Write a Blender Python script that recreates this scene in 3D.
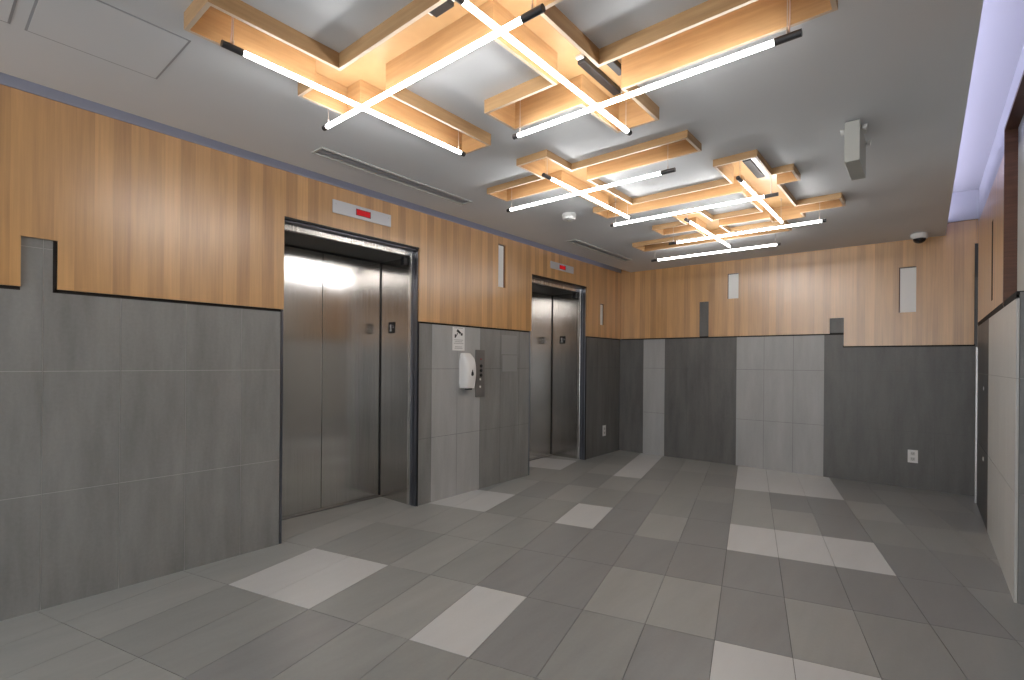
import bpy, bmesh, math, random
from mathutils import Vector, Matrix
random.seed(7)
S = bpy.context.scene
COL = S.collection
for o in list(bpy.data.objects): bpy.data.objects.remove(o)

# ------------------------------------------------------------ camera
H = 1.245
yaw, roll = math.radians(39.55), math.radians(.47)
fw = Vector((-math.sin(yaw), math.cos(yaw), 0)); r0 = Vector((math.cos(yaw), math.sin(yaw), 0)); u0 = Vector((0, 0, 1))
rt = r0*math.cos(roll) + u0*math.sin(roll); up = -r0*math.sin(roll) + u0*math.cos(roll)
cd = bpy.data.cameras.new('camera'); cam = bpy.data.objects.new('camera', cd); COL.objects.link(cam)
m = Matrix.Identity(4)
for i in range(3):
    m[i][0] = rt[i]; m[i][1] = up[i]; m[i][2] = -fw[i]
m[2][3] = H
cam.matrix_world = m
cd.sensor_width = 36; cd.sensor_fit = 'HORIZONTAL'; cd.lens = 499.55*36/1024; cd.shift_y = 22.45/1024; cd.clip_start = .05
S.camera = cam
# ------------------------------------------------------------ world and exposure
w = bpy.data.worlds.new('world'); S.world = w; w.use_nodes = True
w.node_tree.nodes['Background'].inputs[0].default_value = (.75, .8, .9, 1)
w.node_tree.nodes['Background'].inputs[1].default_value = .3
S.view_settings.view_transform = 'Standard'; S.view_settings.look = 'None'
S.view_settings.gamma = 1; S.view_settings.use_curve_mapping = False
S.view_settings.exposure = 1.27
TUBE = 11.0       # hanging tube emission
COVE = 2.8      # right cove strip
COVE_L = 1.5     # left cove strip
PANEL = 0.8      # fill panels added in the unseen ceiling behind the camera
FILL_PANE = 1.8      # fill pane added on the unseen wall behind the viewer

# ------------------------------------------------------------ helpers
def nmat(name, col=(.5,.5,.5), rough=.5, metal=0, coat=0, emit=None, estr=0, spec=None):
    M = bpy.data.materials.new(name); M.use_nodes = True
    b = M.node_tree.nodes['Principled BSDF']
    b.inputs['Base Color'].default_value = (*col, 1); b.inputs['Roughness'].default_value = rough
    b.inputs['Metallic'].default_value = metal; b.inputs['Coat Weight'].default_value = coat
    if spec is not None: b.inputs['Specular IOR Level'].default_value = spec
    if emit: b.inputs['Emission Color'].default_value = (*emit, 1); b.inputs['Emission Strength'].default_value = estr
    return M
class NT:
    def __init__(s, M): s.t = M.node_tree; s.b = s.t.nodes['Principled BSDF']
    def n(s, ty, **k):
        x = s.t.nodes.new(ty)
        for a, v in k.items(): setattr(x, a, v)
        return x
    def l(s, a, b): s.t.links.new(a, b)
    def math(s, op, a, b=None, c=None):
        x = s.n('ShaderNodeMath', operation=op)
        for i, v in enumerate((a, b, c)):
            if v is None: continue
            if isinstance(v, (int, float)): x.inputs[i].default_value = v
            else: s.l(v, x.inputs[i])
        return x.outputs[0]
    def pos(s): return s.n('ShaderNodeNewGeometry').outputs['Position']
    def noise(s, vec, scale, detail=4, rough=.55):
        x = s.n('ShaderNodeTexNoise'); x.inputs['Scale'].default_value = scale; x.inputs['Detail'].default_value = detail
        x.inputs['Roughness'].default_value = rough; s.l(vec, x.inputs['Vector']); return x.outputs['Fac']
    def mapping(s, vec, sc, rot=(0,0,0)):
        x = s.n('ShaderNodeMapping'); x.inputs['Scale'].default_value = sc; x.inputs['Rotation'].default_value = rot
        s.l(vec, x.inputs['Vector']); return x.outputs[0]
    def ramp(s, fac, stops):
        x = s.n('ShaderNodeValToRGB'); e = x.color_ramp.elements
        while len(e) < len(stops): e.new(.5)
        for i, (p_, c) in enumerate(stops): e[i].position = p_; e[i].color = (*c, 1)
        s.l(fac, x.inputs[0]); return x.outputs[0]
    def objcoord(s): return s.n('ShaderNodeTexCoord').outputs['Object']

def stone(name, base, var=.14, rough=.42, floor=False):
    M = nmat(name, base, rough); t = NT(M); P = t.objcoord()
    r = (0, 0, math.radians(-14)) if floor else (math.radians(14), math.radians(14), 0)
    sc = (7, 1.3, 1) if floor else (7, 7, 1.2)
    a = t.noise(t.mapping(P, sc, r), 1.3, 6, .6); b = t.noise(P, 60, 3, .6)
    f = t.math('ADD', t.math('MULTIPLY', a, .8), t.math('MULTIPLY', b, .2))
    lo = tuple(c*(1-var) for c in base); hi = tuple(c*(1+var) for c in base)
    t.l(t.ramp(f, [(.3, lo), (.7, hi)]), t.b.inputs['Base Color'])
    t.l(t.math('ADD', t.math('MULTIPLY', a, .16), rough-.08), t.b.inputs['Roughness'])
    return M

def wood(name, lo, hi, width=.078, rough=.36, coat=1.0, alt=.10):
    """veneer: vertical strips of one width, book-matched light/dark, fine vertical grain"""
    M = nmat(name, hi, rough, coat=coat); M.node_tree.nodes['Principled BSDF'].inputs['Coat Roughness'].default_value = .32; M.node_tree.nodes['Principled BSDF'].inputs['Coat IOR'].default_value = 1.8
    t = NT(M); P = t.pos()
    sx = t.n('ShaderNodeSeparateXYZ'); t.l(P, sx.inputs[0])
    s = t.math('ADD', sx.outputs[0], sx.outputs[1])
    k = t.math('FLOOR', t.math('DIVIDE', s, width))
    wn = t.n('ShaderNodeTexWhiteNoise', noise_dimensions='1D'); t.l(k, wn.inputs['W'])
    par = t.math('MODULO', t.math('ABSOLUTE', k), 2.0)
    cx = t.n('ShaderNodeCombineXYZ'); t.l(s, cx.inputs[0]); t.l(sx.outputs[2], cx.inputs[2])
    t.l(t.math('MULTIPLY', wn.outputs[0], 13.), cx.inputs[1])
    g = t.noise(t.mapping(cx.outputs[0], (42, 1, 1.1)), 1.6, 5, .6)
    big = t.noise(t.mapping(cx.outputs[0], (9, 1, 1.6)), 1.0, 3, .5)
    f = t.math('ADD', t.math('ADD', t.math('MULTIPLY', g, .45), t.math('MULTIPLY', big, .42)),
               t.math('ADD', t.math('MULTIPLY', wn.outputs[0], alt*.9), t.math('MULTIPLY', par, alt)))
    t.l(t.ramp(f, [(.28, lo), (.78, hi)]), t.b.inputs['Base Color'])
    return M

def plywood(name, lo, hi, rough=.4):
    M = nmat(name, hi, rough, coat=.1); t = NT(M); P = t.pos()
    g = t.noise(t.mapping(P, (2.2, 2.2, 34)), 1.6, 5, .6); b = t.noise(P, 3.5, 3)
    f = t.math('ADD', t.math('MULTIPLY', g, .7), t.math('MULTIPLY', b, .3))
    t.l(t.ramp(f, [(.3, lo), (.7, hi)]), t.b.inputs['Base Color'])
    return M

def steel(name, col, rough=.2, vertical=True, an=0):
    M = nmat(name, col, rough, 1.0); t = NT(M); P = t.pos()
    if an:
        t.b.inputs['Anisotropic'].default_value = an
        tg = t.n('ShaderNodeTangent', direction_type='RADIAL', axis='Z'); t.l(tg.outputs[0], t.b.inputs['Tangent'])
    g = t.noise(t.mapping(P, (160, 160, 1.2) if vertical else (2, 2, 300)), 1.0, 3, .6)
    t.l(t.math('ADD', t.math('MULTIPLY', g, .14), rough-.06), t.b.inputs['Roughness'])
    lo = tuple(c*.9 for c in col); hi = tuple(min(1, c*1.08) for c in col)
    t.l(t.ramp(g, [(.3, lo), (.7, hi)]), t.b.inputs['Base Color'])
    if name != 'brushed stainless steel': return M
    bp = t.n('ShaderNodeBump'); bp.inputs['Strength'].default_value = .06; bp.inputs['Distance'].default_value = .004
    lw = t.noise(t.mapping(P, (2.5, 2.5, 4)), 1.0, 2); t.l(lw, bp.inputs['Height']); t.l(bp.outputs[0], t.b.inputs['Normal'])
    return M

MT = {}
MT['veneer'] = wood('oak veneer', (.36, .180, .060), (.70, .390, .145), alt=.13)
MT['ply'] = plywood('coffer plywood', (.40, .235, .105), (.57, .36, .18))
MT['call_plate'] = nmat('warm grey satin plate', (.20, .19, .185), .45, .3)
MT['rim'] = plywood('pale plywood edge', (.62, .48, .35), (.78, .63, .48))
MT['jamb_wood_shade'] = plywood('dark timber and slot shade', (.07, .025, .012), (.15, .06, .03))
MT['shadow'] = nmat('black shade and backing', (.012, .009, .008), .8)
MT['ceil'] = nmat('ceiling paint', (.68, .70, .73), .6)
t_ = NT(MT['ceil']); t_.l(t_.ramp(t_.noise(t_.pos(), 1.1, 2), [(.3, (.66, .68, .71)), (.7, (.70, .72, .75))]), t_.b.inputs['Base Color'])
MT['cove'] = nmat('cove paint', (.62, .63, .68), .7)
MT['gap'] = nmat('grey paint', (.36, .37, .40), .7)
MT['wW'] = stone('pale stone tile', (.62, .62, .60), .06)
MT['wL'] = stone('light stone tile', (.40, .405, .405), .12)
MT['wM'] = stone('mid grey stone tile', (.245, .245, .240), .22)
MT['wD'] = stone('dark grey stone tile', (.135, .134, .130), .26)
MT['wE'] = stone('darker grey stone tile', (.085, .084, .084), .2)
MT['grout_light'] = nmat('pale grout', (.42, .42, .41), .8)
MT['grout_dark'] = nmat('grey grout', (.12, .12, .12), .8)
MT['fW'] = stone('white floor tile', (.60, .61, .61), .05, .33, True)
MT['fL'] = stone('light grey floor tile', (.355, .365, .352), .09, .33, True)
MT['fM'] = stone('grey floor tile', (.305, .315, .305), .10, .33, True)
MT['fD'] = stone('dark grey floor tile', (.270, .277, .276), .10, .33, True)
MT['fgrout'] = nmat('floor grout', (.07, .07, .07), .8)
MT['steel'] = steel('brushed stainless steel', (.62, .61, .595), .17, True, .85)
MT['steel_jamb'] = steel('brushed stainless jamb', (.50, .485, .47), .2, True, .8)
MT['steel_plate'] = steel('satin steel plate', (.62, .62, .62), .34, False)
MT['steel_frame'] = steel('blue grey steel frame', (.22, .23, .27), .3)
MT['head'] = steel('steel header', (.75, .74, .72), .25)
MT['soffit'] = nmat('dark soffit', (.09, .085, .08), .4, .6)
MT['black'] = nmat('black plastic', (.015, .015, .017), .4)
MT['cap'] = nmat('dark grey lamp cap', (.06, .06, .065), .35, .5)
MT['white'] = nmat('white plastic', (.80, .80, .80), .35)
MT['offwhite'] = nmat('off white plastic', (.62, .63, .62), .45)
MT['white_matte'] = nmat('white panel', (.88, .89, .88), .5)
MT['box_grey'] = nmat('grey painted metal', (.52, .53, .50), .45)
MT['dome'] = nmat('black dome', (.01, .01, .012), .08)
MT['red'] = nmat('red display', (.25, .003, .006), .25, emit=(1, .01, .02), estr=.12)
MT['red_dim'] = nmat('dark red display frame', (.06, .002, .004), .3)
MT['indicator'] = nmat('brushed indicator plate', (.62, .63, .66), .38, .35)
MT['tube'] = nmat('lit tube', (.9, .9, .9), .5, emit=(1, .985, .96), estr=TUBE)
MT['cable'] = nmat('steel cable', (.55, .50, .48), .4, .6)
MT['wire'] = nmat('pale wire', (.60, .45, .40), .5)
MT['led'] = nmat('lavender led strip', (.8, .8, .9), .5, emit=(.80, .77, 1.0), estr=COVE)
MT['led_left'] = nmat('cool led strip', (.8, .8, .9), .5, emit=(.82, .8, 1.0), estr=COVE_L)
MT['panel'] = nmat('added fill panel', (.9, .9, .9), .5, emit=(1, .98, .95), estr=PANEL)  # glow of the fill panels added behind the camera
MT['window'] = nmat('added fill pane', (.8, .8, .8), .5, emit=(.95, .98, 1.0), estr=FILL_PANE)  # no real window, glow of the fill pane added behind the viewer
MT['sheet'] = nmat('faded paper', (.30, .30, .30), .4)
MT['ink'] = nmat('black ink', (.02, .02, .02), .6)
MT['ink_grey'] = nmat('grey ink', (.35, .35, .35), .6)
MT['sill'] = nmat('aluminium sill', (.35, .34, .33), .35, .9)
MT['red_dot'] = nmat('red indicator', (.35, .02, .02), .4)
MT['pearl'] = nmat('pale button', (.7, .7, .68), .3)

def link(name, bm, mats, parent=None, smooth=False):
    me = bpy.data.meshes.new(name)
    bmesh.ops.recalc_face_normals(bm, faces=bm.faces[:])
    bm.to_mesh(me); bm.free()
    for mm in (mats if isinstance(mats, (list, tuple)) else [mats]): me.materials.append(mm if not isinstance(mm, str) else MT[mm])
    if smooth:
        for p_ in me.polygons: p_.use_smooth = True
    o = bpy.data.objects.new(name, me); COL.objects.link(o)
    if parent: o.parent = parent
    return o
def box(bm, x0, x1, y0, y1, z0, z1, mi=0, bev=0):
    vs = [bm.verts.new((x, y, z)) for x in (x0, x1) for y in (y0, y1) for z in (z0, z1)]
    fs = []
    for q in ((0,1,3,2), (4,6,7,5), (0,4,5,1), (2,3,7,6), (0,2,6,4), (1,5,7,3)):
        f = bm.faces.new([vs[i] for i in q]); f.material_index = mi; fs.append(f)
    if bev:
        es = list({e for f in fs for e in f.edges})
        r = bmesh.ops.bevel(bm, geom=es, offset=bev, segments=2, affect='EDGES', profile=.5)
        for f in r['faces']: f.material_index = mi
    return vs
def bx(name, c, mats, parent=None, bev=0, off=(0,0,0)):
    bm = bmesh.new(); box(bm, c[0]-off[0], c[1]-off[0], c[2]-off[1], c[3]-off[1], c[4]-off[2], c[5]-off[2], 0, bev)
    return link(name, bm, mats, parent)
def cyl(bm, a, b, r, seg=14, r2=None, mi=0):
    a = Vector(a); b = Vector(b); d = b-a; L = d.length
    mx = Matrix.Translation((a+b)/2) @ d.to_track_quat('Z', 'Y').to_matrix().to_4x4()
    r_ = bmesh.ops.create_cone(bm, cap_ends=True, segments=seg, radius1=r, radius2=r if r2 is None else r2, depth=L, matrix=mx)
    for v in r_['verts']:
        for f in v.link_faces: f.material_index = mi
def tube(bm, pts, r, seg=8):
    for a, b in zip(pts[:-1], pts[1:]): cyl(bm, a, b, r, seg)
def lathe(bm, prof, seg=28, mi=0, M=None):
    rings = []
    for r, z in prof:
        rings.append([bm.verts.new(((M or Matrix()) @ Vector((r*math.cos(2*math.pi*k/seg), r*math.sin(2*math.pi*k/seg), z)))) for k in range(seg)])
    for a, b in zip(rings[:-1], rings[1:]):
        for k in range(seg):
            f = bm.faces.new((a[k], a[(k+1)%seg], b[(k+1)%seg], b[k])); f.material_index = mi
    for rg in (rings[0], rings[-1]):
        f = bm.faces.new(rg); f.material_index = mi
def empty(name, loc=(0,0,0), label=None, cat=None, group=None, kind=None):
    o = bpy.data.objects.new(name, None); COL.objects.link(o); o.location = loc; o.empty_display_size = .05
    tag(o, label, cat, group, kind); return o
def tag(o, label=None, cat=None, group=None, kind=None):
    if label: o['label'] = label
    if cat: o['category'] = cat
    if group: o['group'] = group
    if kind: o['kind'] = kind
    return o
def struct(name, bm, mats, parent=None):
    o = link(name, bm, mats, parent)
    if not parent: o['kind'] = 'structure'
    return o
def cells(xs, ys, fn):
    """grid cells (i, j) with centres for which fn is true"""
    xs = sorted(set(round(x, 5) for x in xs)); ys = sorted(set(round(y, 5) for y in ys))
    ok = {(i, j) for i in range(len(xs)-1) for j in range(len(ys)-1)
          if fn((xs[i]+xs[i+1])/2, (ys[j]+ys[j+1])/2)}
    return xs, ys, ok
def extrude_cells(bm, xs, ys, ok, z0, z1, conv=lambda a, b, c: (a, b, c), mi=0):
    """closed slab made of grid cells; only boundary faces are kept"""
    V = {}
    def v(i, j, z):
        k = (i, j, z)
        if k not in V: V[k] = bm.verts.new(conv(xs[i], ys[j], (z0, z1)[z]))
        return V[k]
    def face(*q):
        f = bm.faces.new(q); f.material_index = mi
    for (i, j) in ok:
        face(v(i,j,0), v(i,j+1,0), v(i+1,j+1,0), v(i+1,j,0)); face(v(i,j,1), v(i+1,j,1), v(i+1,j+1,1), v(i,j+1,1))
        if (i-1, j) not in ok: face(v(i,j,0), v(i,j,1), v(i,j+1,1), v(i,j+1,0))
        if (i+1, j) not in ok: face(v(i+1,j,0), v(i+1,j+1,0), v(i+1,j+1,1), v(i+1,j,1))
        if (i, j-1) not in ok: face(v(i,j,0), v(i+1,j,0), v(i+1,j,1), v(i,j,1))
        if (i, j+1) not in ok: face(v(i,j+1,0), v(i,j+1,1), v(i+1,j+1,1), v(i+1,j+1,0))
def inr(rs, x, y, e=0): return any(a-e < x < b+e and c-e < y < d+e for a, b, c, d in rs)

# ------------------------------------------------------------ plan
XL = -3.349; YB = 6.495; XR = .372; YF = -3.2
ZC = 2.5295      # ceiling underside
# ------------------------------------------------------------ floor (tile grid turned 14 degrees to the walls)
g = math.radians(13.96); cg, sg = math.cos(g), math.sin(g)
def uv(u, v): return (u*cg - v*sg, u*sg + v*cg)
TONE = {}
for i, j in [(-8,-1), (-7,-1), (-4,-1), (0,-1), (1,-1), (-7,2), (-8,2), (-9,2), (-4,2), (0,2), (1,2), (2,2), (-7,5), (-8,5), (0,5), (1,5), (2,5), (0,6), (1,6), (2,6), (-4,5), (-4,6), (-4,7)]: TONE[(i,j)] = 'fW'
for i, j in [(-10,-2), (-11,-2), (-12,-2), (-2,0), (-1,0), (-7,1), (-6,1), (-8,1), (-9,1), (-10,1), (-2,2), (0,3), (1,3), (1,0), (-5,3), (-9,0), (-9,-1), (-10,-1), (3,-2), (2,-2)]: TONE[(i,j)] = 'fL'
for i, j in [(-6,-2), (-4,0), (-3,0), (-3,1), (-4,1), (0,1), (1,1), (2,1), (3,1), (0,0), (-2,1), (-1,1), (3,2), (-3,2), (-1,2), (4,2), (-3,3), (-6,3), (3,6), (4,6), (3,5), (4,4), (-3,-1), (-1,-1)]: TONE[(i,j)] = 'fD'
for i in range(-16, -8):
    for j in (0, 1, 2): TONE.setdefault((i, j), 'fL')
for i in range(-16, -6): TONE[(i, -3)] = 'fL'
TONE[(-8,-2)] = TONE[(-7,-2)] = 'fM'
TONE[(-9,-2)] = 'fL'
FM = ['fW', 'fL', 'fM', 'fD', 'fgrout']
bm = bmesh.new(); PU, PV = .3085, .61
for j in range(-11, 9):
    for i in range(-16, 10):
        tn = TONE.get((i, j))
        if tn is None: tn = random.choice(['fM', 'fM', 'fM', 'fL', 'fD'])
        u_0, v_0 = -.14+PU*i, 2.433+PV*j
        gp = .0012
        q = [uv(u_0+gp, v_0+gp), uv(u_0+PU-gp, v_0+gp), uv(u_0+PU-gp, v_0+PV-gp), uv(u_0+gp, v_0+PV-gp)]
        top = [bm.verts.new((x, y, 0)) for x, y in q]; bot = [bm.verts.new((x, y, -.012)) for x, y in q]
        k = FM.index(tn)
        f = bm.faces.new(top); f.material_index = k
        for a in range(4):
            f = bm.faces.new((top[a], bot[a], bot[(a+1)%4], top[(a+1)%4])); f.material_index = k
for co, no in (((-4.0, 0, 0), (-1, 0, 0)), ((1.1, 0, 0), (1, 0, 0)), ((0, YF, 0), (0, -1, 0)), ((0, YB+.02, 0), (0, 1, 0))):
    geom = bm.verts[:] + bm.edges[:] + bm.faces[:]
    bmesh.ops.bisect_plane(bm, geom=geom, plane_co=co, plane_no=no, clear_outer=True)
box(bm, -4.0, 1.1, YF, YB+.02, -.12, -.004, 4)
struct('floor', bm, [MT[k] for k in FM])

# ------------------------------------------------------------ tiled walls
RZ = [0, .573, 1.182, 1.79, 2.1]
def tile_wall(bm, cols, axis, plane, depth, tones, rows=RZ, rects=None, flip=1, gap=.0014, order=('wL','wM','wD','wE','gl','gd','wW')):
    """cols: running coordinate seams; tones[k] per column; each tile is a slab standing on a grout bed"""
    for k in range(len(cols)-1):
        for r in range(len(rows)-1):
            a, b = cols[k]+gap, cols[k+1]-gap; z0, z1 = rows[r]+(gap if r else 0), rows[r+1]-gap
            if z1 <= z0: continue
            mi = order.index(tones[k] if isinstance(tones[k], str) else tones[k][r])
            if axis == 'y': box(bm, min(plane, plane-flip*.012), max(plane, plane-flip*.012), a, b, z0, z1, mi)
            else: box(bm, a, b, min(plane, plane+.012), max(plane, plane+.012), z0, z1, mi)
WM = [MT[k] for k in ('wL', 'wM', 'wD', 'wE', 'grout_light', 'grout_dark', 'wW')]
XT = XL - .018     # tile face of the left wall, the veneer stands proud of it
O1 = (1.612, 2.805); O2 = (4.375, 5.565); OZ = 2.228
bm = bmesh.new()
c0 = [.427 + .3115*k for k in range(-12, 4)] + [O1[0]]
tile_wall(bm, c0, 'y', XT, .012, ['wM']*(len(c0)-1))
box(bm, XT-.09, XT-.0015, YF, O1[0]-.0005, 0, 2.62, 4)
c1 = [O1[1], 2.961, 3.274, 3.586, 3.89, 4.195, O2[0]]
tile_wall(bm, c1, 'y', XT, .012, ['wM', 'wL', 'wL', 'wM', 'wM', 'wM'])
box(bm, XT-.09, XT-.0015, O1[1], O2[0], 0, 2.62, 5)
c2 = [O2[1], 5.87, 6.18, YB]
tile_wall(bm, c2, 'y', XT, .012, ['wD', 'wD', 'wD'])
box(bm, XT-.09, XT-.0015, O2[1], YB, 0, 2.62, 5)
for o_ in (O1, O2): box(bm, XT-.09, XT-.001, o_[0], o_[1], OZ, 2.62, 5)
wall_left = struct('wall_left', bm, WM)

# back wall: tile face 18 mm behind the veneer
YT = YB + .018
bm = bmesh.new()
cb = [-3.368, -3.012, -2.703, -2.405, -2.123, -1.789, -1.478, -1.168, -.862, -.555, -.235, .082, .40]
tb = ['wD', 'wL', 'wD', 'wD', 'wD', 'wL', 'wL', 'wL', 'wD', 'wD', 'wD', 'wD']
tile_wall(bm, cb, 'x', YT, .012, tb)
box(bm, -3.46, .40, YT+.0015, YT+.1, 0, 2.95, 5)
wall_back = struct('wall_back', bm, WM)

# right wall: tiles and the dark band near the corner
bm = bmesh.new()
XRT = XR
tile_wall(bm, [3.726, 4.09, 4.455, 4.82, 5.19], 'y', XRT, .012, ['wW']*4, rows=[0, .573, 1.182, 1.606], flip=-1)
tile_wall(bm, [5.19, 5.50, 5.81, 6.20], 'y', XRT, .012, ['wE']*3, rows=[0, .573, 1.182, 1.606], flip=-1)
box(bm, XRT+.0015, XRT+.12, 3.74, 6.27, 0, 1.625, 4)
# return face that looks towards the viewer
tile_wall(bm, [XRT+.013, .70, 1.02], 'x', 3.726, .012, ['wM', 'wM'], rows=[0, .573, 1.182, 1.64])
box(bm, XRT+.12, 1.02, 3.7375, 3.86, 0, 1.64, 5)
box(bm, XRT+.12, XRT+.2, 3.86, 6.6, 0, 2.95, 5)
# nearer part of the right wall
cr = [2.50-.3115*k for k in range(19)][::-1]
tile_wall(bm, cr, 'y', XRT, .012, ['wM']*(len(cr)-1), rows=[0, .573, 1.182, 1.66], flip=-1)
box(bm, XRT+.0115, XRT+.15, YF, 2.50, 0, 2.95, 5)
box(bm, .90, 1.02, 2.38, 3.74, 0, 1.66, 5)
box(bm, XRT+.15, 1.02, 2.38, 2.50, 0, 1.66, 5)
wall_right = struct('wall_right', bm, WM)

# ------------------------------------------------------------ oak veneer cladding with cut-outs
def cladding(name, s_breaks, z_breaks, fn, conv, parent):
    xs, ys, ok = cells(s_breaks, z_breaks, fn)
    bm = bmesh.new(); extrude_cells(bm, xs, ys, ok, 0, .016, conv)
    return link(name, bm, 'veneer', parent)
ZW = ZC + .001
slots_l = [(3.824, 3.940, 2.015, 2.454), (5.90, 6.008, 1.758, 2.044)]
holes_l = slots_l + [(.345, .478, 1.5, 1.835), (1.623, 2.797, 1.5, 2.224), (4.388, 5.553, 1.5, 2.224)]
cladding('oak_cladding', [YF, YB] + [h for r in holes_l for h in r[:2]], [1.592, ZW] + [h for r in holes_l for h in r[2:]],
         lambda y, z: 1.592 < z < ZW and not inr(holes_l, y, z), lambda a, b, c: (XL-.016+c, a, b), wall_left)
slots_b = [(-1.896, -1.767, 2.057, 2.368), (-.209, -.070, 1.79, 2.253)]
holes_b = slots_b + [(-2.241, -2.123, 1.5, 2.043), (-.813, -.680, 1.0, 1.762), (-4, -.68, 1.0, 1.592), (.364, .5, 1, 2.42)]
cladding('oak_cladding', [-3.349, .388] + [h for r in holes_b for h in r[:2] if -3.3 < h < .38], [1.452, 2.65] + [h for r in holes_b for h in r[2:] if h > 1.46],
         lambda x, z: not inr(holes_b, x, z), lambda a, b, c: (a, YB+.016-c, b), wall_back)
slot_r = [(4.93, 5.04, 1.72, 2.30)]
cladding('oak_cladding', [4.30, 6.21, 4.93, 5.04], [1.645, 1.72, 2.30, 2.56], lambda y, z: not inr(slot_r, y, z), lambda a, b, c: (XR+.016-c, a, b), wall_right)
cladding('oak_cladding', [YF, 2.46], [1.62, 2.56], lambda y, z: True, lambda a, b, c: (XR+.011-c, a, b), wall_right)
# black strips standing for the shade along the cladding edges
bm = bmesh.new()
box(bm, XT+.0005, XL-.0165, YF, .345, 1.575, 1.60); box(bm, XT+.0005, XL-.0165, .47, 1.61, 1.575, 1.60)
box(bm, XT+.0005, XL-.0165, 2.81, 4.37, 1.578, 1.60); box(bm, XT+.0005, XL-.0165, 5.57, YB, 1.578, 1.60)
box(bm, XT+.0005, XL-.0165, .462, .478, 1.575, 1.85)
link('shadow_strip', bm, 'shadow', wall_left)
bm = bmesh.new()
box(bm, -3.349, -.68, YB+.0165, YT-.0005, 1.578, 1.60); box(bm, -.69, .372, YB+.0165, YT-.0005, 1.438, 1.46)
link('shadow_strip', bm, 'shadow', wall_back)
# pale inlays recessed in the slots
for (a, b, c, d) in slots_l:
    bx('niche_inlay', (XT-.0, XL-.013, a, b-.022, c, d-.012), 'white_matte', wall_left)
    bx('niche_shade', (XT-.0, XL-.012, b-.0219, b-.0005, c, d), 'jamb_wood_shade', wall_left)  # dark strip standing in for the shade of the slot's depth
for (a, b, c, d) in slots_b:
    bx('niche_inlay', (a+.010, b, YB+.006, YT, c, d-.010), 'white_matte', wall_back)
    bx('niche_shade', (a+.0005, a+.0099, YB+.004, YT, c, d), 'jamb_wood_shade', wall_back)  # same painted shade at the slot edge
bx('slot_shade_fill', (XR+.001, XR+.0155, 4.9305, 5.0395, 1.7205, 2.2995), 'shadow', wall_right)  # nearly flush black fill, paints the shade inside the slot

# right wall above the tiles: painted band, reveal of the near niche
bm = bmesh.new()
box(bm, XR+.017, XR+.12, 4.30, 6.27, 1.625, 2.95, 0)
box(bm, XR+.017, XR+.12, 6.27, YB+.01, 2.42, 2.95, 0)
box(bm, .43, .56, 2.46, 4.30, 1.645, 2.70, 1)
box(bm, XR+.017, .56, 2.46, 4.30, 2.715, 2.95, 0)
link('painted_band', bm, ['cove', 'box_grey'], wall_right)
bm = bmesh.new()
box(bm, XR-.002, .43, 4.285, 4.302, 1.62, 2.715); box(bm, XR-.002, .43, 2.46, 4.302, 2.695, 2.715)
link('timber_reveal', bm, 'jamb_wood_shade', wall_right)
bm = bmesh.new(); box(bm, XR+.001, XR+.0125, 3.74, 4.28, 1.607, 1.6445); box(bm, XR+.0126, .43, 3.74, 4.28, 1.6255, 1.6445); box(bm, XR+.001, XR+.0125, 4.30, 6.2, 1.607, 1.6445)
link('shadow_strip', bm, 'shadow', wall_right)
# narrow doorway at the back corner
d3 = empty('door_3', (XR+.05, 6.38, 0), kind='structure')
of = (XR+.05, 6.38, 0)
bx('door_panel', (XR+.05, XR+.09, 6.21, YB, 0, 2.41), 'soffit', d3, 0, of)
bx('door_frame', (XR-.012, XR+.012, 6.205, 6.245, 0, 1.42), 'steel_plate', d3, .002, of)
bx('door_frame', (XR+.002, XR+.012, 6.205, 6.245, 1.42, 2.41), 'jamb_wood_shade', d3, .002, of)
bx('door_bracket', (XR-.003, XR+.0, 5.55, 5.58, 1.05, 1.08), 'steel_plate', d3, 0, of)
bx('door_bracket', (XR-.003, XR+.0, 5.55, 5.58, .48, .51), 'steel_plate', d3, 0, of)

# ------------------------------------------------------------ front wall (behind the viewer)
bm = bmesh.new(); box(bm, -3.46, .52, YF-.1, YF, 0, 2.95, 1)
box(bm, -3.46, .52, YF, YF+.016, 2.35, 2.53, 7)
wf = struct('wall_front', bm, WM + [MT['veneer']])
bm = bmesh.new(); box(bm, -2.9, -.1, YF+.001, YF+.012, .15, 2.25)
wn_ = struct('fill_pane_1', bm, 'window')  # glowing pane added out of view to fill the room with light
bm = bmesh.new()
for c in ((-2.96, -2.9, .09, 2.31), (-.1, -.04, .09, 2.31), (-1.53, -1.47, .15, 2.25)): box(bm, c[0], c[1], YF+.001, YF+.05, c[2], c[3])
for c in ((.09, .15), (2.25, 2.31)): box(bm, -2.9, -.1, YF+.001, YF+.05, c[0], c[1])
link('fill_pane_frame', bm, 'steel_frame', wn_)  # frame around the added pane

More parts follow.
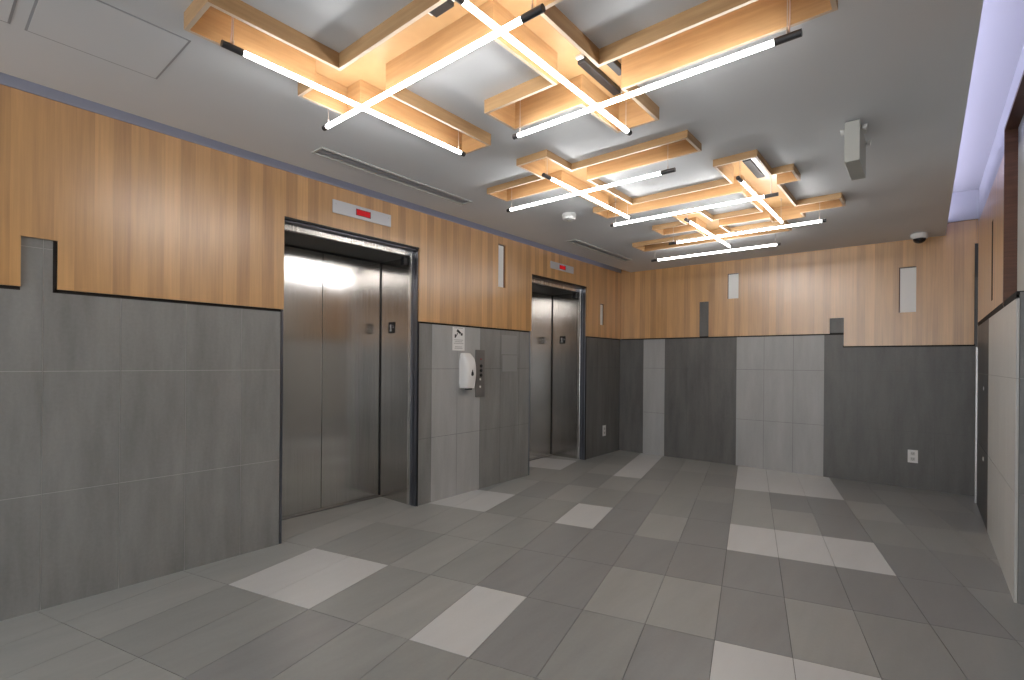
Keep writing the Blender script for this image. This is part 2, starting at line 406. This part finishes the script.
# ------------------------------------------------------------ coffers (plywood boxes let into the ceiling)
RI = [(-2.12, -1.89, .645, 2.086), (-2.235, -.80, 1.14, 1.40), (-1.265, -1.033, .93, 2.393), (-1.672, -.237, 1.795, 2.03)]
RII = [(-2.455, -.993, 2.67, 2.893), (-1.96, -1.73, 2.40, 3.76), (-2.08, -.64, 3.53, 3.76), (-1.016, -.765, 3.165, 4.72),
       (-1.93, -.475, 4.335, 4.575), (-1.624, -1.392, 4.04, 5.12), (-2.37, -.94, 4.83, 5.12)]
TH = .015
RII = [tuple(v*1.018 for v in q) for q in RII]
def coffer(name, R, label, group, drop=.064):
    cx = (R[0][0]+R[0][1])/2; cy = (R[0][2]+R[0][3])/2
    t = empty(name, (cx, cy, ZC), label, 'ceiling coffer', group)
    br = lambda a, b: [v+d for r in R for v in (r[a], r[b]) for d in (-TH, 0, TH)]
    def inner(x, y):
        return all(inr(R, x+dx*TH, y+dy*TH) for dx in (-1, 0, 1) for dy in (-1, 0, 1))
    xs, ys, ok = cells(br(0, 1), br(2, 3), lambda x, y: inr(R, x, y) and not inner(x, y))
    bm = bmesh.new(); extrude_cells(bm, xs, ys, ok, ZC-drop, ZC+.075, lambda a, b, c: (a-cx, b-cy, c-ZC)); 
    for f in bm.faces:
        f.normal_update()
    o_ = link('side_boards', bm, ['ply', 'rim'], t)
    for p_ in o_.data.polygons:
        if p_.normal.z < -.9: p_.material_index = 1
    xs, ys, ok = cells(br(0, 1), br(2, 3), lambda x, y: inr(R, x, y))
    bm = bmesh.new(); extrude_cells(bm, xs, ys, ok, ZC+.0755, ZC+.09, lambda a, b, c: (a-cx, b-cy, c-ZC)); link('top_board', bm, 'ply', t)
    return t
coffer('ceiling_coffer', RI, 'near plywood ceiling coffer of four crossing open boxes with four tubes under it', None)
coffer('ceiling_coffer', RII, 'far zigzag plywood ceiling coffer of seven crossing open boxes towards the back wall', None, .043)

# ------------------------------------------------------------ ceiling
XCL, XCR = -3.207, .152
allR = RI + RII
bx_ = [v for r in allR for v in r[:2]] + [XCL, XCR]; by_ = [v for r in allR for v in r[2:]] + [YF, YB]
DIFF = [(-2.915, -2.795, 1.575, 2.872), (-2.912, -2.80, 4.41, 5.715)]
FILL_PANELS = [(-2.2, -1.6, -1.6, -1.0), (-1.1, -.5, -1.6, -1.0), (-1.65, -1.05, -2.7, -2.1)]
cut = [tuple(v) for v in DIFF] + FILL_PANELS
bx_ += [v for r in cut for v in r[:2]]; by_ += [v for r in cut for v in r[2:]]
xs, ys, ok = cells(bx_, by_, lambda x, y: not inr(allR, x, y) and not inr(cut, x, y) and XCL < x < XCR and YF < y < YB)
bm = bmesh.new(); extrude_cells(bm, xs, ys, ok, ZC, ZC+.03)
# upstands and lids of the two perimeter coves
box(bm, XCR-.02, XCR, YF, YB, ZC+.0301, ZC+.13, 0)
box(bm, XCL, XCL+.02, YF, YB, ZC+.0301, ZC+.06, 0)
box(bm, -.30, .56, YF, YB+.1, 2.93, 2.98, 1); box(bm, -.32, -.28, YF, YB, ZC+.0301, 2.93, 1)
box(bm, -3.46, -2.95, YF, YB+.1, ZC+.17, ZC+.22, 1); box(bm, -3.0, -2.97, YF, YB, ZC+.0301, ZC+.17, 1)
box(bm, -3.372, XL-.004, YF, YB, ZC+.005, ZC+.17, 2)
ceiling = struct('ceiling', bm, ['ceil', 'cove', 'gap'])
bm = bmesh.new(); box(bm, XCR, XR+.016, YB-.02, YB, 2.651, 2.93); link('cove_end', bm, 'cove', ceiling)
bm = bmesh.new(); box(bm, .02, .10, YF+.05, YB-.05, ZC+.10, ZC+.115)
tag(link('led_strip', bm, 'led'), 'lavender light strip hidden in the cove along the right wall', 'light strip')
bm = bmesh.new(); box(bm, XCL+.03, XCL+.06, YF+.05, YB-.5, ZC+.05, ZC+.06)
tag(link('led_strip', bm, 'led_left'), 'cool light strip hidden in the ceiling gap above the elevator wall', 'light strip')
# faint access hatches let into the ceiling, seams as thin strips
def hatch(x0, x1, y0, y1, label):
    t = empty('access_panel', ((x0+x1)/2, (y0+y1)/2, ZC), label, 'access panel')
    o = ((x0+x1)/2, (y0+y1)/2, ZC)
    bx('panel_leaf', (x0+.008, x1-.008, y0+.008, y1-.008, ZC-.003, ZC), 'ceil', t, 0, o)
    bm = bmesh.new(); w_ = .010
    for c in ((x0, x1, y0, y0+w_), (x0, x1, y1-w_, y1), (x0, x0+w_, y0+w_, y1-w_), (x1-w_, x1, y0+w_, y1-w_)):
        box(bm, c[0]-o[0], c[1]-o[0], c[2]-o[1], c[3]-o[1], -.0015, 0)
    link('panel_seam', bm, 'gap', t)
hatch(-2.72, -2.285, .285, .722, 'large flush ceiling hatch in the top left corner of the view')
hatch(-2.715, -2.28, -.21, .245, 'flush ceiling hatch cut off by the top left edge of the view')
# glowing panels added to the unseen rear ceiling as fill light
for k, (a, b, c, d) in enumerate(FILL_PANELS):
    o = bx('fill_panel', (a+.01, b-.01, c+.01, d-.01, ZC+.005, ZC+.03), 'panel')
    tag(o, 'square added fill panel behind the viewer, %s' % ('left of the front pair', 'right of the front pair', 'alone by the front wall')[k], 'added fill light')

# ------------------------------------------------------------ linear diffusers
def diffuser(R, label):
    a, b, c, d = R; cx, cy = (a+b)/2, (c+d)/2
    t = empty('linear_diffuser', (cx, cy, ZC), label, 'air diffuser')
    bm = bmesh.new()
    for q in ((a, a+.012, c, d), (b-.012, b, c, d), (a+.012, b-.012, c, c+.012), (a+.012, b-.012, d-.012, d)):
        box(bm, q[0]-cx, q[1]-cx, q[2]-cy, q[3]-cy, -.008, .012, 0, .002)
    link('diffuser_frame', bm, 'offwhite' if False else 'box_grey', t)
    for k in range(1):
        bx('diffuser_blade', (-.024, .024, c+.013-cy, d-.013-cy, -.002, .004), 'gap', t)
    bx('diffuser_box', (a+.013-cx, b-.013-cx, c+.013-cy, d-.013-cy, .018, .028), 'soffit', t)
diffuser(DIFF[0], 'long slotted ceiling air diffuser in front of the nearer elevator')
diffuser(DIFF[1], 'long slotted ceiling air diffuser in front of the far elevator')

# ------------------------------------------------------------ hanging tubes
def lamp(axis, c, a, b, z, label, longcap='start', anchor=(ZC+.075, ZC+.075), wire=None):
    """axis: running direction, c: the other coordinate, a..b: extent"""
    mid = (a+b)/2
    loc = (c, mid, z) if axis == 'y' else (mid, c, z)
    t = empty('tube_lamp', loc, label, 'tube lamp', 'linear tubes hung under the ceiling coffers')
    P = (lambda s, o=0, h=0: (o, s-mid, h)) if axis == 'y' else (lambda s, o=0, h=0: (s-mid, o, h))
    ca, cb_ = (.075, .03) if longcap == 'start' else (.03, .085)
    bm = bmesh.new(); cyl(bm, P(a+ca), P(b-cb_), .0102, 16); link('tube', bm, 'tube', t, True)
    for s0, s1 in ((a, a+ca), (b-cb_, b)):
        bm = bmesh.new(); cyl(bm, P(s0), P(s1), .0130, 16)
        link('end_cap', bm, 'cap', t)
    for k, s in enumerate((a+.04, b-.045)):
        bm = bmesh.new(); cyl(bm, P(s, 0, .012), P(s, 0, anchor[k]-z), .0016, 6)
        cyl(bm, P(s, 0, .012), P(s, 0, .03), .004, 8); cyl(bm, P(s, 0, anchor[k]-z-.012), P(s, 0, anchor[k]-z), .008, 10)
        link('suspension_cable', bm, 'cable', t)
    if wire:
        s = a+.03 if wire == 'start' else b-.04
        pts = [P(s, .004+.012*math.sin(math.pi*q/10), .014+(ZC+.075-z-.014)*q/10) for q in range(11)]
        bm = bmesh.new(); tube(bm, pts, .0028, 6); link('power_wire', bm, 'wire', t)
    return t
HI, LO = H+1.176, H+1.144
CP = ZC+.0755
lamp('y', -2.018, .737, 2.003, HI, 'leftmost lit tube, along the elevator wall, its grey cap hung by a curved wire', 'start', wire='start')
lamp('x', 1.300, -2.285, -.955, LO, 'nearest lit tube running across the room, at the top of the view', 'end')
lamp('y', -1.168, 1.07, 2.345, HI, 'lit tube under the near coffer running from the top edge towards the smoke detector', 'start')
lamp('x', 1.955, -1.615, -.333, LO, 'long lit cross tube of the near coffer, ending right with two wires', 'end', wire='end')
lamp('x', 2.875, -2.43, -1.14, LO, 'leftmost cross tube of the far coffer, its dark right cap below an open box end', 'end')
lamp('y', -1.847, 2.53, 3.722, HI, 'lit tube of the far coffer running between its two left cross tubes', 'start')
lamp('x', 3.715, -2.015, -.763, LO, 'second cross tube of the far coffer, ending under the black driver', 'end')
lamp('y', -.915, 3.33, 4.60, HI, 'short looking lit tube under the rightmost box of the far coffer', 'start')
lamp('x', 4.62, -1.885, -.606, LO, 'third cross tube of the far coffer, reaching furthest right', 'start')
lamp('y', -1.507, 4.03, 5.235, HI, 'rear lit tube pointing at the back wall, under the last box of the far coffer', 'start')
lamp('x', 5.27, -2.35, -1.06, LO, 'cross tube closest to the back wall', 'start', anchor=(ZC, ZC))

# led drivers on the coffer boards
def driver(x0, x1, y0, y1, label, lab=False):
    cx, cy = (x0+x1)/2, (y0+y1)/2
    t = empty('led_driver', (cx, cy, CP), label, 'lamp driver')
    bx('driver_case', (x0-cx, x1-cx, y0-cy, y1-cy, -.026, 0), 'black', t, .003)
    L = max(x1-x0, y1-y0)
    for sg_ in (-1, 1):
        e0, e1 = sorted((sg_*(L/2+.001), sg_*(L/2+.022)))
        c = (-.016, .016, e0, e1, -.012, 0) if y1-y0 > x1-x0 else (e0, e1, -.016, .016, -.012, 0)
        bx('terminal_cover', c, 'white', t, .002)
    if lab: bx('label_plate', (x1-cx+.002, x1-cx+.035, y0-cy, y1-cy, -.020, -.001), 'steel_plate', t, .002)
driver(-1.205, -1.165, 1.90, 2.24, 'long black driver inside the near coffer beside the crossing of its tubes')
driver(-1.105, -1.070, 1.83, 2.10, 'short black driver against the right board of the near coffer')
driver(-1.47, -1.37, 1.262, 1.302, 'black driver inside the near coffer at the top edge of the view')
driver(-.935, -.885, 3.50, 3.88, 'black driver with a bright metal side plate inside the far coffer', True)

# ------------------------------------------------------------ elevator doors
def elevator(n, Y0, Y1, num):
    t = empty(n, (-3.6, (Y0+Y1)/2, 0), kind='structure'); o = (-3.6, (Y0+Y1)/2, 0)
    XD = -3.88; J = .02
    B = lambda nm, c, m_, bev=0: bx(nm, c, m_, t, bev, o)
    mid = (Y0+Y1)/2
    B('door_leaf', (XD-.03, XD, Y0+J-.03, mid-.002, .012, 2.148), 'steel', .002)
    B('door_leaf', (XD-.03, XD, mid+.002, Y1-J+.03, .012, 2.148), 'steel', .002)
    B('shaft_lining', (XD-.09, XD-.05, Y0-.1, Y1+.1, 0, 2.4), 'shadow')
    B('jamb_panel', (XD-.02, -3.475, Y1-J, Y1-.004, 0, 2.155), 'steel_jamb')
    B('jamb_panel', (XD-.02, -3.475, Y0+.004, Y0+J, 0, 2.155), 'steel_jamb')
    # dark line where the leaf runs into the jamb
    bm = bmesh.new(); box(bm, XD+.0005-o[0], XD+.010-o[0], Y1-J-.006-o[1], Y1-J-.0005-o[1], .012, 2.15)
    link('door_gasket', bm, 'black', t)
    for s, ya, yb in ((0, Y0+.003, Y0+.030), (1, Y1-.030, Y1-.003)):
        bm = bmesh.new()
        box(bm, -3.47-o[0], -3.435-o[0], ya-o[1], yb-o[1], 0, 2.20, 0, .003)
        box(bm, -3.432-o[0], -3.405-o[0], ya+(.008 if s else 0)-o[1], yb-(0 if s else .008)-o[1], 0, 2.20, 1, .002)
        box(bm, -3.402-o[0], -3.366-o[0], ya+(.012 if s else 0)-o[1], yb-(0 if s else .012)-o[1], 0, 2.20, 1, .002)
        link('frame_post', bm, ['head', 'steel_frame'], t)
    B('frame_header', (-3.47, -3.44, Y0+.031, Y1-.031, 2.158, 2.203), 'head', .003)
    B('header_gap', (-3.46, -3.38, Y0+.003, Y1-.003, 2.2035, 2.2265), 'steel_frame')
    B('recess_soffit', (XD-.03, -3.475, Y0+.004, Y1-.004, 2.156, 2.19), 'soffit')
    bm = bmesh.new()
    box(bm, -3.3655-o[0], -3.351-o[0], Y1-.0065-o[1], Y1+.004-.012-o[1]+.004, 0, 2.226); box(bm, -3.3655-o[0], -3.351-o[0], Y0+.012-o[1], Y1-.0125-o[1], 2.212, 2.2245)
    link('edge_trim', bm, 'black', t)
    B('door_sill', (XD-.03, XD+.035, Y0+J, Y1-J, .001, .010), 'sill', .002)
    bm = bmesh.new()
    box(bm, -3.50-o[0], -3.478-o[0], Y1-.075-o[1], Y1-.028-o[1], 2.085, 2.155, 0, .003)
    box(bm, -3.535-o[0], -3.515-o[0], Y1-.060-o[1], Y1-.028-o[1], 2.085, 2.155, 0, .003)
    link('door_sensor', bm, 'black', t)
    # floor number plate on the jamb
    pl = B('floor_plate', (-3.755, -3.665, Y1-J-.004, Y1-J-.0005, 1.50, 1.60), 'black', .001)
    bm = bmesh.new(); yy = Y1-J-.006
    def bar_(x0, x1, z0, z1): box(bm, x0-o[0], x1-o[0], yy-o[1], yy+.0015-o[1], z0, z1)
    bar_(-3.728, -3.712, 1.522, 1.578); bar_(-3.736, -3.728, 1.560, 1.570); bar_(-3.738, -3.702, 1.518, 1.526)
    if num: 
        for zz in (1.565, 1.548): bar_(-3.690, -3.684, zz, zz+.008)
        bar_(-3.680, -3.674, 1.548, 1.556)
    link('floor_number', bm, 'white', t)
    # small plate on the right door leaf
    B('leaf_plate', (XD, XD+.002, Y1-.17, Y1-.09, 1.545, 1.565), 'steel_jamb', 0)
elevator('door_1', *O1, True)
elevator('door_2', *O2, True)

# ------------------------------------------------------------ floor indicators above the doors
def indicator(y0, y1, z0, z1, label, dim):
    cy, cz = (y0+y1)/2, (z0+z1)/2
    t = empty('elevator_indicator', (XL, cy, cz), label, 'floor indicator')
    bx('face_plate', (0.0005, .008, y0-cy, y1-cy, z0-cz, z1-cz), 'indicator', t, .002)
    ry = .065 if not dim else .06; dz = .025; oy = .0
    d = bx('display', (.0082, .0095, oy-ry, oy+ry, -dz, dz), 'red', t)
    bm = bmesh.new()   # dark surround and the unlit segments of the digit
    for c in ((-ry, -ry+.006, -dz, dz), (ry-.006, ry, -dz, dz), (-ry, ry, dz-.004, dz), (-ry, ry, -dz, -dz+.004)):
        box(bm, .0096, .0104, oy+c[0], oy+c[1], c[2], c[3])
    link('display_frame', bm, 'red_dim', d)
    for s in (-1, 1):
        bm = bmesh.new(); cyl(bm, (.008, s*(y1-y0)*.45, .02), (.0095, s*(y1-y0)*.45, .02), .004, 10); link('screw', bm, 'box_grey', t)
indicator(1.975, 2.492, 2.333, 2.430, 'pale floor indicator with red display above the nearer elevator', False)
indicator(4.735, 5.225, 2.342, 2.425, 'pale floor indicator with red display above the far elevator', False)

# ------------------------------------------------------------ call panel
XW = XT
def call_panel():
    y0, y1, z0, z1 = 3.515, 3.640, .905, 1.366; cy, cz = (y0+y1)/2, (z0+z1)/2
    t = empty('call_panel', (XW, cy, cz), 'brushed steel elevator call panel with a column of buttons beside the dispenser', 'call panel')
    bx('face_plate', (.0005, .014, y0-cy, y1-cy, z0-cz, z1-cz), 'call_plate', t, .003)
    for z in (1.208, 1.163, 1.118):
        bm = bmesh.new(); cyl(bm, (.0145, .004, z-cz), (.021, .004, z-cz), .016, 18); cyl(bm, (.021, .004, z-cz), (.023, .004, z-cz), .010, 14); b_ = link('button', bm, 'black', t)
    for z in (1.078, 1.005):
        bm = bmesh.new(); cyl(bm, (.0145, -.006, z-cz), (.0185, -.006, z-cz), .011, 16); link('key_switch', bm, 'pearl', t)
    bm = bmesh.new(); cyl(bm, (.0145, .004, 1.275-cz), (.0165, .004, 1.275-cz), .008, 12); link('indicator_light', bm, 'red_dot', t)
call_panel()

# ------------------------------------------------------------ hand sanitizer dispenser
def dispenser():
    cy, z0, z1 = 3.372, 1.0, 1.33
    t = empty('sanitizer_dispenser', (XW, cy, z0), 'white wall mounted hand sanitizer dispenser with a black drop shaped window', 'dispenser')
    h = z1-z0; bm = bmesh.new(); rings = []
    N = 14
    for k in range(N+1):
        f = k/N; z = h*f
        d = .085 + .020*math.sin(math.pi*min(1, f*1.1)) - .055*max(0, (f-.72)/.28)**2.0
        wd = .072 - .020*max(0, (f-.75)/.25)**2 - .006*max(0, (.12-f)/.12)
        ring = []
        for q in range(17):
            a = -math.pi/2 + math.pi*q/16
            # squarish front with rounded corners
            ca, sa = math.cos(a), math.sin(a)
            e = .45
            ring.append(bm.verts.new((d*abs(ca)**e, wd*math.copysign(abs(sa)**e, sa), z)))
        rings.append(ring)
    for a, b in zip(rings[:-1], rings[1:]):
        for q in range(16): bm.faces.new((a[q], a[q+1], b[q+1], b[q]))
        bm.faces.new((a[0], b[0], b[-1], a[-1]))
    bm.faces.new(rings[0]); bm.faces.new(rings[-1])
    link('cover', bm, 'white', t, False)
    bm = bmesh.new()   # drop-shaped window
    pts = []
    for q in range(20):
        a = 2*math.pi*q/20
        y = .020*math.sin(a)*(1-.45*(math.cos(a)+1)/2); z = .024*math.cos(a) + (.012 if math.cos(a) > .9 else 0)
        pts.append((y, z))
    f0 = [bm.verts.new((.103, y, h*.42+z)) for y, z in pts]; f1 = [bm.verts.new((.1065, y*.95, h*.42+z*.95)) for y, z in pts]
    bm.faces.new(f1); bm.faces.new(f0)
    for q in range(20): bm.faces.new((f0[q], f0[(q+1)%20], f1[(q+1)%20], f1[q]))
    link('level_window', bm, 'black', t)
    bx('nozzle', (.030, .075, -.030, .030, -.016, .0), 'black', t, .004)
    bx('back_plate', (.0005, .012, -.071, .071, .004, h-.03), 'offwhite', t, .004)
dispenser()

# ------------------------------------------------------------ camera warning sign
def cam_sign():
    y0, y1, z0, z1 = 3.208, 3.366, 1.352, 1.572; cy, cz = (y0+y1)/2, (z0+z1)/2
    t = empty('warning_sign', (XW, cy, cz), 'small white sign with a black camera pictogram above the dispenser', 'sign')
    bx('sign_board', (.0005, .003, y0-cy, y1-cy, z0-cz, z1-cz), 'white', t, .0008)
    bm = bmesh.new(); x0, x1 = .0031, .0039
    def poly(pts):
        a = [bm.verts.new((x0, y, z)) for y, z in pts]; b = [bm.verts.new((x1, y, z)) for y, z in pts]
        bm.faces.new(a); bm.faces.new(b)
        for k in range(len(pts)): bm.faces.new((a[k], a[(k+1)%len(pts)], b[(k+1)%len(pts)], b[k]))
    poly([(-.030, .070), (.022, .042), (.030, .060), (-.014, .090)])          # camera housing
    poly([(.024, .034), (.048, .030), (.052, .052), (.036, .058)])            # lens hood
    poly([(-.038, .020), (-.030, .020), (-.010, .052), (-.020, .056)])        # bracket arm
    poly([(-.052, .008), (-.038, .008), (-.034, .040), (-.052, .040)])        # bracket foot
    link('camera_pictogram', bm, 'ink', t)
    for z, w_ in ((.098, .055), (-.014, .058), (-.030, .050), (-.046, .060), (-.078, .045), (-.092, .052)):
        bm = bmesh.new(); k = -w_
        while k < w_:
            l_ = random.uniform(.008, .020); box(bm, .0031, .0036, k, min(k+l_, w_), z, z+.006); k += l_+.004
        link('lettering', bm, 'ink_grey', t)
cam_sign()
o = bx('notice_sheet', (0.0005, .0016, -.125, .125, -.10, .10), 'sheet'); o.location = (XW, 4.03, 1.430)
tag(o, 'faded grey notice sheet on the tiles left of the far elevator', 'notice')
o = bx('notice_sheet', (0.0005, .0012, -.12, .12, -.085, .085), 'sheet'); o.location = (XW, 4.04, 1.235)
tag(o, 'barely visible grey sheet directly below the faded notice', 'notice')

# ------------------------------------------------------------ power outlets
def outlet(axis, pos, w_, h_, label):
    t = empty('power_outlet', pos, label, 'outlet')
    if axis == 'y':
        bx('face_plate', (.0005, .006, -w_/2, w_/2, -h_/2, h_/2), 'white', t, .002)
        for z in (-.028, .028):
            r = bx('socket', (.0062, .009, -.018, .018, z-.017, z+.017), 'offwhite', t, .002)
            bm = bmesh.new(); box(bm, .0091, .0096, -.009, -.006, z-.004, z+.010); box(bm, .0091, .0096, .006, .009, z-.004, z+.010); cyl(bm, (.0091, 0, z-.010), (.0096, 0, z-.010), .003, 8)
            link('slot', bm, 'black', r)
    else:
        bx('face_plate', (-w_/2, w_/2, -.006, -.0005, -h_/2, h_/2), 'white', t, .002)
        for z in (-.028, .028):
            r = bx('socket', (-.018, .018, -.009, -.0062, z-.017, z+.017), 'offwhite', t, .002)
            bm = bmesh.new(); box(bm, -.009, -.006, -.0096, -.0091, z-.004, z+.010); box(bm, .006, .009, -.0096, -.0091, z-.004, z+.010); cyl(bm, (0, -.0096, z-.010), (0, -.0091, z-.010), .003, 8)
            link('slot', bm, 'black', r)
outlet('y', (XT, 6.06, .325), .085, .145, 'white power outlet between the far elevator and the back corner')
outlet('x', (-.086, YT, .325), .082, .130, 'white power outlet low on the dark tiles of the back wall')

# ------------------------------------------------------------ ceiling devices
t = empty('smoke_detector', (-2.373, 3.63, ZC), 'round white smoke detector on the ceiling between the two elevators', 'smoke detector')
bm = bmesh.new(); lathe(bm, [(.060, 0), (.063, -.004), (.062, -.026), (.059, -.030)][::-1]); link('base', bm, 'offwhite', t, False)
bm = bmesh.new(); lathe(bm, [(.058, -.0305), (.054, -.048), (.046, -.053)][::-1]); link('sensor_cap', bm, 'white', t, False)
bm = bmesh.new(); lathe(bm, [(.020, -.0535), (.018, -.057), (.012, -.058)][::-1]); link('sensor_grille', bm, 'box_grey', t, False)
t = empty('dome_camera', (-.045, 6.27, ZC), 'white dome security camera with a black dome, on the ceiling by the back wall', 'security camera')
bm = bmesh.new(); lathe(bm, [(.062, 0), (.070, -.004), (.070, -.030), (.060, -.048)][::-1]); link('housing', bm, 'white', t, False)
bm = bmesh.new(); lathe(bm, [(.052*math.cos(a*math.pi/16), -.0485-.045*math.sin(a*math.pi/16)) for a in range(0, 8)][::-1]); link('dome', bm, 'dome', t, True)
# box shaped sign / emergency light
t = empty('emergency_light', (-.298, 3.29, ZC), 'grey box shaped emergency light hanging from the ceiling, right of the far coffer', 'emergency light')
bx('housing', (-.034, .034, -.165, .17, -.222, -.012), 'box_grey', t, .004)
bx('mounting_plate', (-.045, .045, -.06, .06, -.0118, 0), 'offwhite', t, .003)
for sx, y in ((-1, -.10), (1, -.10), (-1, .14), (1, .14)):
    bm = bmesh.new(); cyl(bm, (sx*.0345, y, -.035), (sx*.0435, y, -.035), .008, 12)
    hd = link('lamp_arm', bm, 'offwhite', t)
    bm = bmesh.new(); cyl(bm, (sx*.044, y, -.035), (sx*.058, y, -.037), .014, 20, .017); link('lamp_head', bm, 'white', t)
